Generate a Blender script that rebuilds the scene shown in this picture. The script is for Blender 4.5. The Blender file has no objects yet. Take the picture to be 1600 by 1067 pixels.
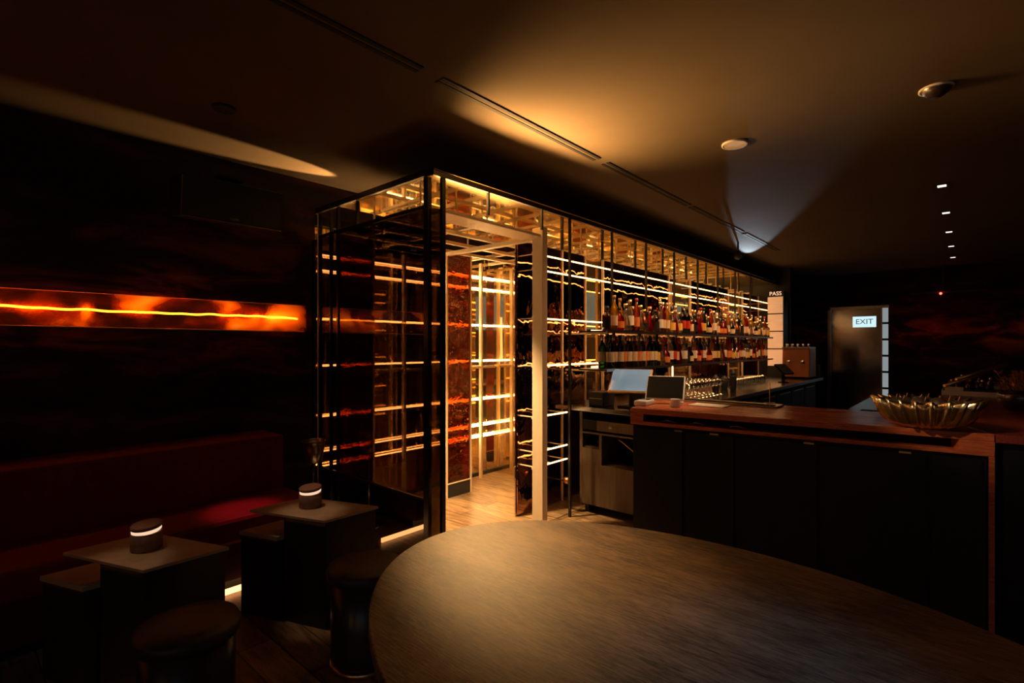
import bpy, math, random
from mathutils import Vector, Matrix, noise
random.seed(7)
C = bpy.context.scene.collection
PI = math.pi
A = math.radians(41.6)
HC = 1.47
CEIL = 2.86

# ---------------------------------------------------------------- materials
def mat(name):
    m = bpy.data.materials.new(name); m.use_nodes = True
    nt = m.node_tree; nt.nodes.clear()
    out = nt.nodes.new('ShaderNodeOutputMaterial')
    return m, nt, out
def N(nt, t, **kw):
    n = nt.nodes.new(t)
    for k, v in kw.items():
        if k in n.inputs.keys(): n.inputs[k].default_value = v
        else: setattr(n, k, v)
    return n
def L(nt, a, b): nt.links.new(a, b)
def ramp(nt, stops, interp='LINEAR'):
    r = nt.nodes.new('ShaderNodeValToRGB'); e = r.color_ramp.elements; r.color_ramp.interpolation = interp
    while len(e) < len(stops): e.new(.5)
    for i, (p, c) in enumerate(stops):
        e[i].position = p; e[i].color = (*c, 1) if len(c) == 3 else c
    return r
def noise_tex(nt, scale=(1,1,1), s=5, detail=4, rough=.55, dist=0):
    tc = N(nt, 'ShaderNodeTexCoord'); mp = N(nt, 'ShaderNodeMapping'); mp.inputs['Scale'].default_value = scale
    no = N(nt, 'ShaderNodeTexNoise', Scale=s, Detail=detail, Roughness=rough, Distortion=dist)
    L(nt, tc.outputs['Object'], mp.inputs[0]); L(nt, mp.outputs[0], no.inputs['Vector'])
    return no
def pbr(name, col, rough=.5, metal=0, spec=.5, var=0, vscale=(1,1,1), vs=8, bump=0, bs=40, coat=0, trans=0, ior=1.45):
    m, nt, out = mat(name)
    p = N(nt, 'ShaderNodeBsdfPrincipled'); p.inputs['Base Color'].default_value = (*col, 1)
    p.inputs['Roughness'].default_value = rough; p.inputs['Metallic'].default_value = metal
    p.inputs['Specular IOR Level'].default_value = spec; p.inputs['Coat Weight'].default_value = coat
    p.inputs['Transmission Weight'].default_value = trans; p.inputs['IOR'].default_value = ior
    if var:
        no = noise_tex(nt, vscale, vs, 5)
        r = ramp(nt, [(.3, tuple(c*(1-var) for c in col)), (.7, tuple(min(1, c*(1+var)) for c in col))])
        L(nt, no.outputs['Fac'], r.inputs[0]); L(nt, r.outputs[0], p.inputs['Base Color'])
    if bump:
        nb = noise_tex(nt, vscale, bs, 3); b = N(nt, 'ShaderNodeBump', Strength=bump, Distance=.01)
        L(nt, nb.outputs['Fac'], b.inputs['Height']); L(nt, b.outputs[0], p.inputs['Normal'])
    L(nt, p.outputs[0], out.inputs[0])
    return m
def emit(name, col, s):
    m, nt, out = mat(name); e = N(nt, 'ShaderNodeEmission', Strength=s); e.inputs[0].default_value = (*col, 1)
    L(nt, e.outputs[0], out.inputs[0]); return m

M = {}
M['tube'] = emit('warm_tube', (1, .47, .15), 9)
M['tube2'] = emit('warm_tube_back', (1, .56, .22), 50)
M['strip'] = emit('warm_strip', (1, .42, .14), 4)
M['ceiling'] = pbr('ceiling_paint', (.115, .090, .062), .85, spec=.08, var=.08, vs=1.5, bump=.02, bs=60)
M['far'] = None
M['black'] = pbr('black_metal', (.012, .012, .013), .3, .0, .5)
M['blackmatte'] = pbr('black_matte', (.015, .016, .018), .55)
M['black_lam'] = pbr('black_laminate', (.006, .007, .009), .42, var=.2, vscale=(1,1,.1), vs=6, spec=.3)
M['steel'] = pbr('steel', (.42, .42, .43), .28, 1, var=.08, vscale=(20,20,1), vs=3)
M['dsteel'] = pbr('worktop_steel', (.16, .18, .20), .22, 1, var=.1, vscale=(2,2,2))
M['brass'] = pbr('brass', (.75, .5, .25), .3, 1)
M['champ'] = pbr('champagne_post', (.78, .66, .50), .38, .15, var=.05, vscale=(4,4,.6), vs=5)
M['cream'] = pbr('cream_lacquer', (.72, .62, .48), .4, .0)
M['red'] = pbr('red_upholstery', (.16, .005, .009), .75, var=.15, vs=20, bump=.1, bs=200)
M['terra'] = pbr('terracotta', (.22, .11, .075), .7, var=.15, vs=30)
M['ltop'] = pbr('lounge_top', (.40, .29, .19), .38, var=.15, vscale=(1,1,1), vs=12)
M['lped'] = pbr('lounge_pedestal', (.035, .028, .024), .3, .2)
M['leather'] = pbr('stool_leather', (.02, .014, .012), .5, bump=.1, bs=120)
M['copper'] = pbr('copper', (.55, .25, .14), .35, 1, var=.2, vs=4)
M['white'] = pbr('white_plastic', (.75, .72, .66), .35)
M['screen_off'] = pbr('screen_glass', (.006, .007, .009), .25, spec=.15)
M['rubber'] = pbr('rubber_black', (.02,.02,.02), .6)
M['speakerw'] = pbr('white_grille', (.80, .74, .66), .6)
M['vent'] = pbr('slot_black', (.004, .004, .004), .8)
M['fruit'] = pbr('dark_fruit', (.05, .03, .025), .5)
M['dried'] = pbr('dried_flower', (.42, .18, .06), .8)
M['redled'] = emit('red_led', (1, .02, .01), 30)
M['dl'] = emit('downlight_glow', (1, .86, .68), 1.6)
M['lampglow'] = emit('lamp_glow', (1, .64, .42), 1.0)
M['screen_on'] = None

def mirror(name, col, rough=.02, bump=0, bs=3, wav=(1,1,1), haze=0):
    m, nt, out = mat(name)
    g = N(nt, 'ShaderNodeBsdfGlossy', Roughness=rough); g.inputs[0].default_value = (*col, 1)
    if haze:
        g2 = N(nt, 'ShaderNodeBsdfGlossy', Roughness=.32); g2.inputs[0].default_value = (*col, 1)
        mh = N(nt, 'ShaderNodeMixShader'); mh.inputs[0].default_value = haze
        L(nt, g.outputs[0], mh.inputs[1]); L(nt, g2.outputs[0], mh.inputs[2]); L(nt, mh.outputs[0], out.inputs[0]); return m
    if bump:
        nb = noise_tex(nt, wav, bs, 2, .5, .6); b = N(nt, 'ShaderNodeBump', Strength=1, Distance=bump)
        L(nt, nb.outputs['Fac'], b.inputs['Height']); L(nt, b.outputs[0], g.inputs['Normal'])
    L(nt, g.outputs[0], out.inputs[0]); return m
M['gold_mirror'] = mirror('gold_mirror', (.80, .66, .42), .02, haze=.07)
M['lid_mirror'] = mirror('lid_mirror', (.66, .55, .32), .04, .0008, 4, haze=.12)
M['dark_mirror'] = mirror('dark_wavy_mirror', (.42, .22, .13), .02, .012, 4.5)

# amber / smoked panes: part see-through (bumpy refraction), part reflecting
def pane(name, tint, refl, bump=0, bs=6, wav=(1,1,1), trans_mix=None, rough=0.0):
    m, nt, out = mat(name)
    if bump:
        r = N(nt, 'ShaderNodeBsdfRefraction', Roughness=rough, IOR=1.3)
        nb = noise_tex(nt, wav, bs, 2, .5, .5); b = N(nt, 'ShaderNodeBump', Strength=1, Distance=bump)
        L(nt, nb.outputs['Fac'], b.inputs['Height']); L(nt, b.outputs[0], r.inputs['Normal'])
    else:
        r = N(nt, 'ShaderNodeBsdfTransparent')
    r.inputs[0].default_value = (*tint, 1)
    base = r
    if trans_mix:
        tl = N(nt, 'ShaderNodeBsdfTranslucent')
        no = noise_tex(nt, (1,1,1.5), 3.0, 3, .5, .4)
        rp = ramp(nt, [(.45, (.02,.0015,.0)), (.58, trans_mix[0]), (.72, trans_mix[1])])
        L(nt, no.outputs['Fac'], rp.inputs[0]); L(nt, rp.outputs[0], tl.inputs[0])
        ad = N(nt, 'ShaderNodeAddShader'); L(nt, r.outputs[0], ad.inputs[0]); L(nt, tl.outputs[0], ad.inputs[1]); base = ad
    g = N(nt, 'ShaderNodeBsdfGlossy', Roughness=.02); g.inputs[0].default_value = (.9,.85,.8,1)
    if bump: L(nt, b.outputs[0], g.inputs['Normal'])
    mx = N(nt, 'ShaderNodeMixShader'); mx.inputs[0].default_value = refl
    L(nt, base.outputs[0], mx.inputs[1]); L(nt, g.outputs[0], mx.inputs[2]); L(nt, mx.outputs[0], out.inputs[0])
    return m
M['amber_panel'] = pane('amber_wavy_glass', (.42, .15, .06), .05, .02, 7, (1,1,1.6), ((.012,.001,.0002),(.10,.022,.003)))
M['smoke_glass'] = pane('smoked_glass', (.20, .15, .115), .10)
M['dark_glass'] = pane('dark_mirror_glass', (.02, .02, .02), .38)
M['clear_glass'] = pane('clear_glass', (.92, .92, .90), .05)
def glow_pane():
    # backlit resin strip: noise decides how much of the tube's light gets through
    m, nt, out = mat('backlit_amber_resin')
    tr = N(nt, 'ShaderNodeBsdfTransparent'); tr.inputs[0].default_value = (1, .75, .35, 1)
    tl = N(nt, 'ShaderNodeBsdfTranslucent')
    no = noise_tex(nt, (1,1,1.1), 3.1, 1.5, .45, .5)
    rp = ramp(nt, [(.46, (.003,.0002,.0)), (.54, (.20,.015,.001)), (.62, (.95,.26,.02)), (.73, (1,.80,.26))])
    L(nt, no.outputs['Fac'], rp.inputs[0]); L(nt, rp.outputs[0], tl.inputs[0])
    m1 = N(nt, 'ShaderNodeMixShader'); m1.inputs[0].default_value = .62
    L(nt, tr.outputs[0], m1.inputs[1]); L(nt, tl.outputs[0], m1.inputs[2])
    g = N(nt, 'ShaderNodeBsdfGlossy', Roughness=.05); mx = N(nt, 'ShaderNodeMixShader'); mx.inputs[0].default_value = .04
    L(nt, m1.outputs[0], mx.inputs[1]); L(nt, g.outputs[0], mx.inputs[2]); L(nt, mx.outputs[0], out.inputs[0])
    return m
M['glow_pane'] = glow_pane()

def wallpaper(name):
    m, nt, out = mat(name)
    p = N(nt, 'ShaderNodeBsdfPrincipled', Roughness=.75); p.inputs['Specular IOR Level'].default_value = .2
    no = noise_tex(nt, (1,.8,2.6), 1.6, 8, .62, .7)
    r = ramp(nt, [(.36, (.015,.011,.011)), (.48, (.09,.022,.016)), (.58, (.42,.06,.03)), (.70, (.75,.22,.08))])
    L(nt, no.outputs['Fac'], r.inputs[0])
    # the lit strip's glow put into the colour: cloud print brighter near its height
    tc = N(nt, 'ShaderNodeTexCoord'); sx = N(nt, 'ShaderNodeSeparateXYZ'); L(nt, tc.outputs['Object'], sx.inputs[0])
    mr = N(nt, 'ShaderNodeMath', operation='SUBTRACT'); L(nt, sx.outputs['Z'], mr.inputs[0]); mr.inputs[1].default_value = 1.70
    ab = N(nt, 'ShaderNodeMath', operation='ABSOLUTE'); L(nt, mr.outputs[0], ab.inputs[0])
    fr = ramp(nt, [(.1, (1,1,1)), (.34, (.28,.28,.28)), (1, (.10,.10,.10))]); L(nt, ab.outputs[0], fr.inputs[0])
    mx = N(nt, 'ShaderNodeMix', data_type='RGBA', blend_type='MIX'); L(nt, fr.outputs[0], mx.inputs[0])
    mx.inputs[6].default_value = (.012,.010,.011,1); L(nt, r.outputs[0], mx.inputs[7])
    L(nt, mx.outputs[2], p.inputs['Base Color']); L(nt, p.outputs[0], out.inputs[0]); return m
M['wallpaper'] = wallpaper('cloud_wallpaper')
def wood(name, dark, light, scale, rough=.4, rot=0, spec=.4, bump=.1, mottle=0):
    m, nt, out = mat(name)
    p = N(nt, 'ShaderNodeBsdfPrincipled', Roughness=rough); p.inputs['Specular IOR Level'].default_value = spec
    tc = N(nt, 'ShaderNodeTexCoord'); mp = N(nt, 'ShaderNodeMapping'); mp.inputs['Scale'].default_value = scale; mp.inputs['Rotation'].default_value = (0,0,rot)
    no = N(nt, 'ShaderNodeTexNoise', Scale=6, Detail=9, Roughness=.68, Distortion=.3)
    L(nt, tc.outputs['Object'], mp.inputs[0]); L(nt, mp.outputs[0], no.inputs['Vector'])
    r = ramp(nt, [(.32, dark), (.5, tuple((a+b)/2 for a, b in zip(dark, light))), (.68, light)])
    if mottle:
        n2 = N(nt, 'ShaderNodeTexNoise', Scale=2.2, Detail=5, Roughness=.6); mp2 = N(nt, 'ShaderNodeMapping'); mp2.inputs['Scale'].default_value = (1,3,1); mp2.inputs['Rotation'].default_value = (0,0,rot)
        L(nt, tc.outputs['Object'], mp2.inputs[0]); L(nt, mp2.outputs[0], n2.inputs['Vector'])
        mm = N(nt, 'ShaderNodeMath', operation='MULTIPLY_ADD'); L(nt, n2.outputs['Fac'], mm.inputs[0]); mm.inputs[1].default_value = mottle; mm.inputs[2].default_value = -mottle*.5
        ma = N(nt, 'ShaderNodeMath', operation='ADD'); L(nt, no.outputs['Fac'], ma.inputs[0]); L(nt, mm.outputs[0], ma.inputs[1]); L(nt, ma.outputs[0], r.inputs[0])
    else: L(nt, no.outputs['Fac'], r.inputs[0])
    L(nt, r.outputs[0], p.inputs['Base Color'])
    b = N(nt, 'ShaderNodeBump', Strength=bump, Distance=.004); L(nt, no.outputs['Fac'], b.inputs['Height']); L(nt, b.outputs[0], p.inputs['Normal'])
    L(nt, p.outputs[0], out.inputs[0]); return m
M['table_wood'] = wood('oval_table_wood', (.026,.016,.011), (.235,.145,.082), (3.2,34,1), .46, A+.95, bump=.3, spec=.25, mottle=.75)
M['bar_wood'] = wood('bar_red_wood', (.30,.055,.024), (.60,.16,.06), (1,18,18), .26, spec=.5, bump=.05)
M['leg_wood'] = wood('long_bar_wood', (.12,.018,.014), (.26,.045,.03), (18,1,18), .3, spec=.5, bump=.05)
M['cab_wood'] = wood('cabinet_bronze', (.05,.032,.02), (.10,.065,.04), (14,14,.7), .38, spec=.5, bump=.05)
def floor_mat():
    m, nt, out = mat('plank_tiles')
    p = N(nt, 'ShaderNodeBsdfPrincipled', Roughness=.33)
    tc = N(nt, 'ShaderNodeTexCoord'); mp = N(nt, 'ShaderNodeMapping')
    L(nt, tc.outputs['Object'], mp.inputs[0])
    br = N(nt, 'ShaderNodeTexBrick', Scale=1.0); br.offset = .37
    br.inputs['Brick Width'].default_value = 1.1; br.inputs['Row Height'].default_value = .16
    br.inputs['Mortar Size'].default_value = .0035; br.inputs['Bias'].default_value = 0
    br.inputs['Color1'].default_value = (.40,.27,.15,1); br.inputs['Color2'].default_value = (.19,.12,.065,1); br.inputs['Mortar'].default_value = (.05,.032,.02,1)
    L(nt, mp.outputs[0], br.inputs['Vector'])
    no = noise_tex(nt, (1,7,1), 5, 7, .65, .5); r = ramp(nt, [(.36, (.36,.36,.36)), (.62, (1.15,1.15,1.15))]); L(nt, no.outputs['Fac'], r.inputs[0])
    mx = N(nt, 'ShaderNodeMix', data_type='RGBA', blend_type='MULTIPLY'); mx.inputs[0].default_value = 1
    L(nt, br.outputs[0], mx.inputs[6]); L(nt, r.outputs[0], mx.inputs[7]); L(nt, mx.outputs[2], p.inputs['Base Color'])
    b = N(nt, 'ShaderNodeBump', Strength=.3, Distance=.003); L(nt, br.outputs['Fac'], b.inputs['Height']); b.invert = True; L(nt, b.outputs[0], p.inputs['Normal'])
    L(nt, p.outputs[0], out.inputs[0]); return m
M['floor'] = floor_mat()
def screen_mat():
    m, nt, out = mat('pos_screen_lit')
    no = noise_tex(nt, (1,1,1), 3, 2); r = ramp(nt, [(.3, (.22,.30,.34)), (.7, (.42,.46,.47))]); L(nt, no.outputs['Fac'], r.inputs[0])
    e = N(nt, 'ShaderNodeEmission', Strength=.75); L(nt, r.outputs[0], e.inputs[0])
    g = N(nt, 'ShaderNodeBsdfGlossy', Roughness=.08); mx = N(nt, 'ShaderNodeMixShader'); mx.inputs[0].default_value = .15
    L(nt, e.outputs[0], mx.inputs[1]); L(nt, g.outputs[0], mx.inputs[2]); L(nt, mx.outputs[0], out.inputs[0]); return m
M['screen_on'] = screen_mat()

# ---------------------------------------------------------------- mesh builder
class MB:
    def __init__(s): s.v = []; s.f = []; s.sm = []
    def _add(s, vs, fs, smooth=False):
        o = len(s.v); s.v += [tuple(v) for v in vs]
        for f in fs: s.f.append(tuple(i+o for i in f)); s.sm.append(smooth)
        return s
    def box(s, x0, x1, y0, y1, z0, z1, m=None):
        vs = [Vector(p) for p in ((x0,y0,z0),(x1,y0,z0),(x1,y1,z0),(x0,y1,z0),(x0,y0,z1),(x1,y0,z1),(x1,y1,z1),(x0,y1,z1))]
        if m: vs = [m @ v for v in vs]
        return s._add(vs, [(0,3,2,1),(4,5,6,7),(0,1,5,4),(1,2,6,5),(2,3,7,6),(3,0,4,7)])
    def prism(s, pts, z0, z1, smooth=False):
        n = len(pts); vs = [(p[0],p[1],z0) for p in pts]+[(p[0],p[1],z1) for p in pts]
        s._add(vs, [tuple(range(n-1,-1,-1)), tuple(range(n,2*n))])
        o = len(s.v)-2*n
        for i in range(n): s.f.append((o+i, o+(i+1)%n, o+n+(i+1)%n, o+n+i)); s.sm.append(smooth)
        return s
    def lathe(s, prof, cx=0, cy=0, cz=0, n=16, m=None, fl=0, fn=0, caps=True, sx=1, sy=1):
        vs = []
        for (r, z) in prof:
            for i in range(n):
                a = 2*PI*i/n; rr = r*(1+(fl*math.cos(fn*a) if fn else 0))
                v = Vector((cx+rr*math.cos(a)*sx, cy+rr*math.sin(a)*sy, cz+z)); vs.append(m @ v if m else v)
        fs = []
        for k in range(len(prof)-1):
            for i in range(n): fs.append((k*n+i, k*n+(i+1)%n, (k+1)*n+(i+1)%n, (k+1)*n+i))
        s._add(vs, fs, True)
        if caps:
            o = len(s.v)-len(vs)
            if prof[0][0] > 1e-4: s.f.append(tuple(o+i for i in range(n-1,-1,-1))); s.sm.append(False)
            if prof[-1][0] > 1e-4: s.f.append(tuple(o+(len(prof)-1)*n+i for i in range(n))); s.sm.append(False)
        return s
    def tube(s, path, r, n=8):
        path = [Vector(p) for p in path]; rs = r if isinstance(r, (list, tuple)) else [r]*len(path); vs = []
        for i, p in enumerate(path):
            d = (path[min(i+1, len(path)-1)]-path[max(i-1, 0)]).normalized()
            u = d.cross(Vector((0,0,1))); u = u.normalized() if u.length > 1e-3 else Vector((1,0,0)); w = d.cross(u)
            for k in range(n):
                a = 2*PI*k/n; vs.append(p+(u*math.cos(a)+w*math.sin(a))*rs[i])
        fs = [(k*n+i, k*n+(i+1)%n, (k+1)*n+(i+1)%n, (k+1)*n+i) for k in range(len(path)-1) for i in range(n)]
        s._add(vs, fs, True); o = len(s.v)-len(vs)
        s.f.append(tuple(o+i for i in range(n-1,-1,-1))); s.sm.append(False)
        s.f.append(tuple(o+(len(path)-1)*n+i for i in range(n))); s.sm.append(False)
        return s
    def ball(s, c, r, n=12, k=8, sz=1):
        return s.lathe([(max(1e-5, r*math.sin(PI*j/k)), -r*sz*math.cos(PI*j/k)) for j in range(k+1)], *c, n=n, caps=False)
    def build(s, name, m, parent=None, bevel=0, local=False):
        vs = s.v
        if parent and not local:
            off = Vector((0,0,0)); q = parent
            while q: off += q.location; q = q.parent
            vs = [tuple(Vector(v)-off) for v in vs]
        me = bpy.data.meshes.new(name); me.from_pydata(vs, [], s.f); me.update()
        me.polygons.foreach_set('use_smooth', s.sm); me.materials.append(M[m] if isinstance(m, str) else m)
        o = bpy.data.objects.new(name, me); C.objects.link(o)
        if parent: o.parent = parent
        if bevel:
            b = o.modifiers.new('bevel', 'BEVEL'); b.width = bevel; b.segments = 2; b.limit_method = 'ANGLE'
        return o
def tag(o, label=None, cat=None, group=None, kind=None):
    if label: o['label'] = label
    if cat: o['category'] = cat
    if group: o['group'] = group
    if kind: o['kind'] = kind
    return o
def thing(name, loc, label, cat, group=None, rz=0):
    o = bpy.data.objects.new(name, None); C.objects.link(o); o.location = loc; o.rotation_euler = (0,0,rz)
    o.empty_display_size = .1
    return tag(o, label, cat, group)
def struct(name, mb, m): return tag(mb.build(name, m), kind='structure')
def copy_tree(o, parent=None):
    c = o.copy(); C.objects.link(c); c.parent = parent
    for ch in list(o.children): copy_tree(ch, c)
    return c
def solo(name, mb, m, label, cat, group=None, bevel=0):
    return tag(mb.build(name, m, None, bevel), label, cat, group)

# ---------------------------------------------------------------- the room
XL, XR, Y0, Y1 = -4.15, 4.2, -3.2, 12.0
struct('floor', MB().box(XL-.3, XR+.2, Y0-.2, Y1+.4, -.1, 0), 'floor')
struct('ceiling', MB().box(XL-.3, XR+.2, Y0-.2, Y1+.4, CEIL, CEIL+.1), 'ceiling')
BZ0, BZ1 = 1.587, 1.806
wl = MB().box(XL-.2, XL, Y0, 2.06, 0, BZ0).box(XL-.2, XL, Y0, 2.06, BZ1, CEIL).box(XL-.3, XL-.2, Y0, 2.06, BZ0-.1, BZ1+.1)
wl.box(XL-.2, XL, 2.06, Y1, 0, CEIL)
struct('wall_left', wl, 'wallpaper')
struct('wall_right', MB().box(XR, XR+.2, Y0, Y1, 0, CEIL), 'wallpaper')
struct('wall_back', MB().box(XL, XR, Y0-.2, Y0, 0, CEIL), 'blackmatte')
DX0, DX1, DZ = -2.10, -1.10, 2.24
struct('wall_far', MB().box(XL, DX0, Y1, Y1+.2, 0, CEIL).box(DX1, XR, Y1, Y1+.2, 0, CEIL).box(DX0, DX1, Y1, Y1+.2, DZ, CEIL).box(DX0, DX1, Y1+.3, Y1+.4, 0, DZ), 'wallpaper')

# glowing strip in the left wall
t = thing('wall_light', (XL, -.6, 1.7), 'long amber backlit resin strip glowing across the dark left wall', 'wall light')
MB().box(XL-.010, XL+.022, Y0+.02, 2.058, BZ0+.004, BZ1-.004).build('resin_pane', 'glow_pane', t)
tag(MB().box(XL, XL+.003, Y0+.02, 2.04, BZ0-.005, BZ0).build('edge_trim', 'brass', t), 'thin brass edge trim')
pts = []
y = Y0+.05
while y < 2.03:
    pts.append((XL-.035, y, 1.698+.016*noise.noise(Vector((y*2.1, 0, 3)))+.010*noise.noise(Vector((y*7, 5, 0))))); y += .03
MB().tube(pts, .008, 6).build('neon_line', emit('neon_amber', (1, .50, .10), 48), t)

# ---------------------------------------------------------------- mirrored display and passage
FX = -2.55            # front plane of the frame
LT = 2.107            # left end of the frame
RT = 10.1             # far end of the frame
TOPZ, LAT = 2.572, 2.38
g = 'black frame posts of the glass display'
# canopy
t = thing('display_canopy', (-3.3, 6, TOPZ), 'mirrored canopy with black edge over the lit passage and bottle wall', 'canopy')
MB().box(-3.74, FX-.0, LT-.02, RT, TOPZ+.012, TOPZ+.028).build('lid', 'blackmatte', t)
MB().box(-3.735, FX-.012, LT-.01, RT-.01, TOPZ+.004, TOPZ+.011).build('mirror_panel', 'lid_mirror', t)
MB().box(FX-.012, FX+.012, LT-.022, RT, TOPZ-.012, TOPZ+.03).box(-4.03, FX+.012, LT-.022, LT+.0, TOPZ-.012, TOPZ+.03).build('edge_rail', 'black', t)
MB().tube([(FX+.016, LT, TOPZ+.026), (FX+.016, RT, TOPZ+.026)], .0028, 5).build('edge_bead', 'brass', t)
# lattice
t = thing('ceiling_lattice', (-3.3, 4, LAT), 'champagne metal lattice hung under the mirrored canopy', 'lattice')
b = MB()
for x in (-3.10, -3.42, -3.74): b.box(x-.02, x+.02, LT+.05, RT-.05, LAT-.012, LAT+.014)
b.build('long_bar', 'champ', t)
yy = LT+.34
while yy < 10:
    if abs(yy-3.26) > .12: MB().box(XL+.03, -2.90, yy-.022, yy+.022, LAT+.016, LAT+.04).build('cross_bar', 'champ', t)
    yy += .36
for k in range(22):
    for x in (-3.10, -3.72):
        yk = LT+.34+.36*k
        if yk < 10: MB().box(x-.006, x+.006, yk-.006, yk+.006, LAT+.014, TOPZ+.004).build('hanger_rod', 'champ', t)

# door portal in the passage opening
t = thing('passage_portal', (-2.56, 3.25, 0), 'pale champagne door portal between the passage opening and bottle wall', 'portal')
tag(MB().box(-2.652, -2.545, 3.235, 3.30, 0, LAT+.045).build('post', 'champ', t, .003), 'broad pale post')
MB().box(-2.77, -2.56, 2.215, 3.235, LAT-.035, LAT-.014).build('lintel', 'champ', t, .003)
tag(MB().box(-3.72, -2.652, 3.245, 3.29, LAT-.05, LAT-.014).build('header_beam', 'champ', t, .003), 'beam running back to the wall')

# black posts of the front plane
def post(x, y, z0, z1, w, label, group=None):
    return solo('frame_post', MB().box(x-w/2, x+w/2, y-w/2, y+w/2, z0, z1), 'black', label, 'post', group)
solo('frame_post', MB().box(FX-.09, FX-.045, LT, LT+.03, 0, TOPZ-.012), 'black', 'wide black corner post of the glass box, left one of the corner pair', 'post')
solo('frame_post', MB().box(FX-.015, FX+.008, LT+.075, LT+.105, 0, TOPZ-.012), 'black', 'black corner post of the glass box directly left of the lit passage', 'post')
for k in range(8):
    y = 3.62+.70*k
    z0 = 1.606 if k else 0
    tag(MB().box(FX-.010, FX+.010, y-.010, y+.010, z0, TOPZ-.012).build('frame_rod', 'black'), 
        'thin black rod on the bottle wall front, %s from the pale portal' % ('first','second','third','fourth','fifth','sixth','seventh','eighth')[k], 'rod', 'black rods along the front of the bottle wall')
for k in range(9):
    y = 3.96+.72*k
    tag(MB().box(-2.89, -2.868, y-.011, y+.011, LAT, TOPZ).build('hanging_rod', 'black'),
        'short black rod hanging behind the front rods, %s from the pale portal' % ('first','second','third','fourth','fifth','sixth','seventh','eighth','ninth')[k], 'rod', 'short black rods under the canopy')
for yk, w in ((2.62,'left'),(3.235,'right')):
    tag(MB().box(FX-.012, FX+.006, yk-.008, yk+.008, LAT+.02, TOPZ-.01).build('hanging_rod', 'black'), 'short black rod above the passage lintel, the %s one' % w, 'rod')

# left face of the box
t = thing('glass_end_wall', (-3.3, LT, 0), 'smoked glass end wall of the lit box facing the banquette', 'glass wall')
MB().box(XL+.002, FX-.09, LT+.010, LT+.018, .475, LAT-.02).build('upper_pane', 'smoke_glass', t)
MB().box(XL+.002, FX-.09, LT+.010, LT+.018, .0, .46).build('lower_pane', 'dark_glass', t)
MB().prism([(FX-.05,LT+.012),(FX-.044,LT+.010),(FX-.012,LT+.076),(FX-.018,LT+.078)], .0, LAT-.02).build('corner_pane', 'smoke_glass', t)
MB().box(-4.0, FX-.09, LT+.002, LT+.022, .46, .474).build('bottom_rail', 'black', t)
MB().box(-4.0, FX-.09, LT+.0, LT+.022, LAT-.02, LAT+.004).build('top_rail', 'black', t)
for x, w, m_ in ((-4.005,.02,'black'), (-3.83,.016,'black'), (-3.72,.02,'black'), (-3.44,.012,'black')):
    z0 = LAT if x == -3.44 else 0
    MB().box(x-w/2, x+w/2, LT, LT+.024, z0, TOPZ-.01).build('mullion', m_, t)
MB().tube([(-4.018, LT-.003, .0), (-4.018, LT-.003, TOPZ)], .004, 6).build('brass_bead', 'champ', t)

# passage left wall: gold mirrors with tubes in front, dark amber glass panels between
t = thing('wall_mirror', (XL, 6, 0), 'tall gold tinted mirror lining the inner wall of the passage', 'mirror')
MB().box(XL+.002, XL+.012, 2.14, RT, .04, TOPZ).build('mirror_glass', 'gold_mirror', t)
MB().box(XL+.002, XL+.03, 2.14, RT, .0, .04).build('base_trim', 'blackmatte', t)
PN = ['nearest the glass end wall', 'framed by the passage opening at left', 'framed by the passage opening at right', 'half hidden behind the pale portal', 'farther down the passage', 'deepest in the passage']
for k, (a, b_) in enumerate([(2.13,2.45),(3.26,3.58),(4.28,4.60),(5.35,5.67),(6.45,6.77),(7.55,7.87)]):
    t = thing('amber_glass_panel', (-3.74, (a+b_)/2, 0), 'dark amber rippled glass panel, %s' % PN[k], 'glass panel', 'amber panels along the passage')
    MB().box(-3.746, -3.738, a+.01, b_-.01, .13, LAT-.02).build('pane', 'amber_panel', t)
    MB().box(-3.752, -3.732, a+.01, b_-.01, .0, .13).build('kick_plate', 'blackmatte', t)
    tag(MB().box(-3.757, -3.727, a-.008, a+.01, 0, LAT-.015).box(-3.757, -3.727, b_-.01, b_+.008, 0, LAT-.015).box(-3.757,-3.727,a+.01,b_-.01,.13,.138).build('edge_frame', 'champ', t), 'pale champagne edge frame')
    MB().box(-4.075, -3.76, b_-.006, b_+.004, 0.02, LAT-.02).build('return_mirror', 'gold_mirror', t)
    if k: MB().box(-4.075, -3.76, a-.004, a+.006, 0.02, LAT-.02).build('return_mirror', 'gold_mirror', t)
for k, y in enumerate((2.98, 4.02, 4.95, 6.1)):
    t = thing('shelf_upright', (-4.0, y, 0), 'slim champagne upright against the gold mirror, %s in the passage' % ('first','second','third','fourth')[k], 'upright', 'champagne uprights in the passage')
    MB().box(-4.05, -4.01, y-.012, y+.012, 0, LAT).build('upright', 'champ', t)
    MB().box(-4.05, -4.02, y-.30, y+.22, 1.22, 1.245).build('cross_bar', 'champ', t)

BX = -2.88
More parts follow.
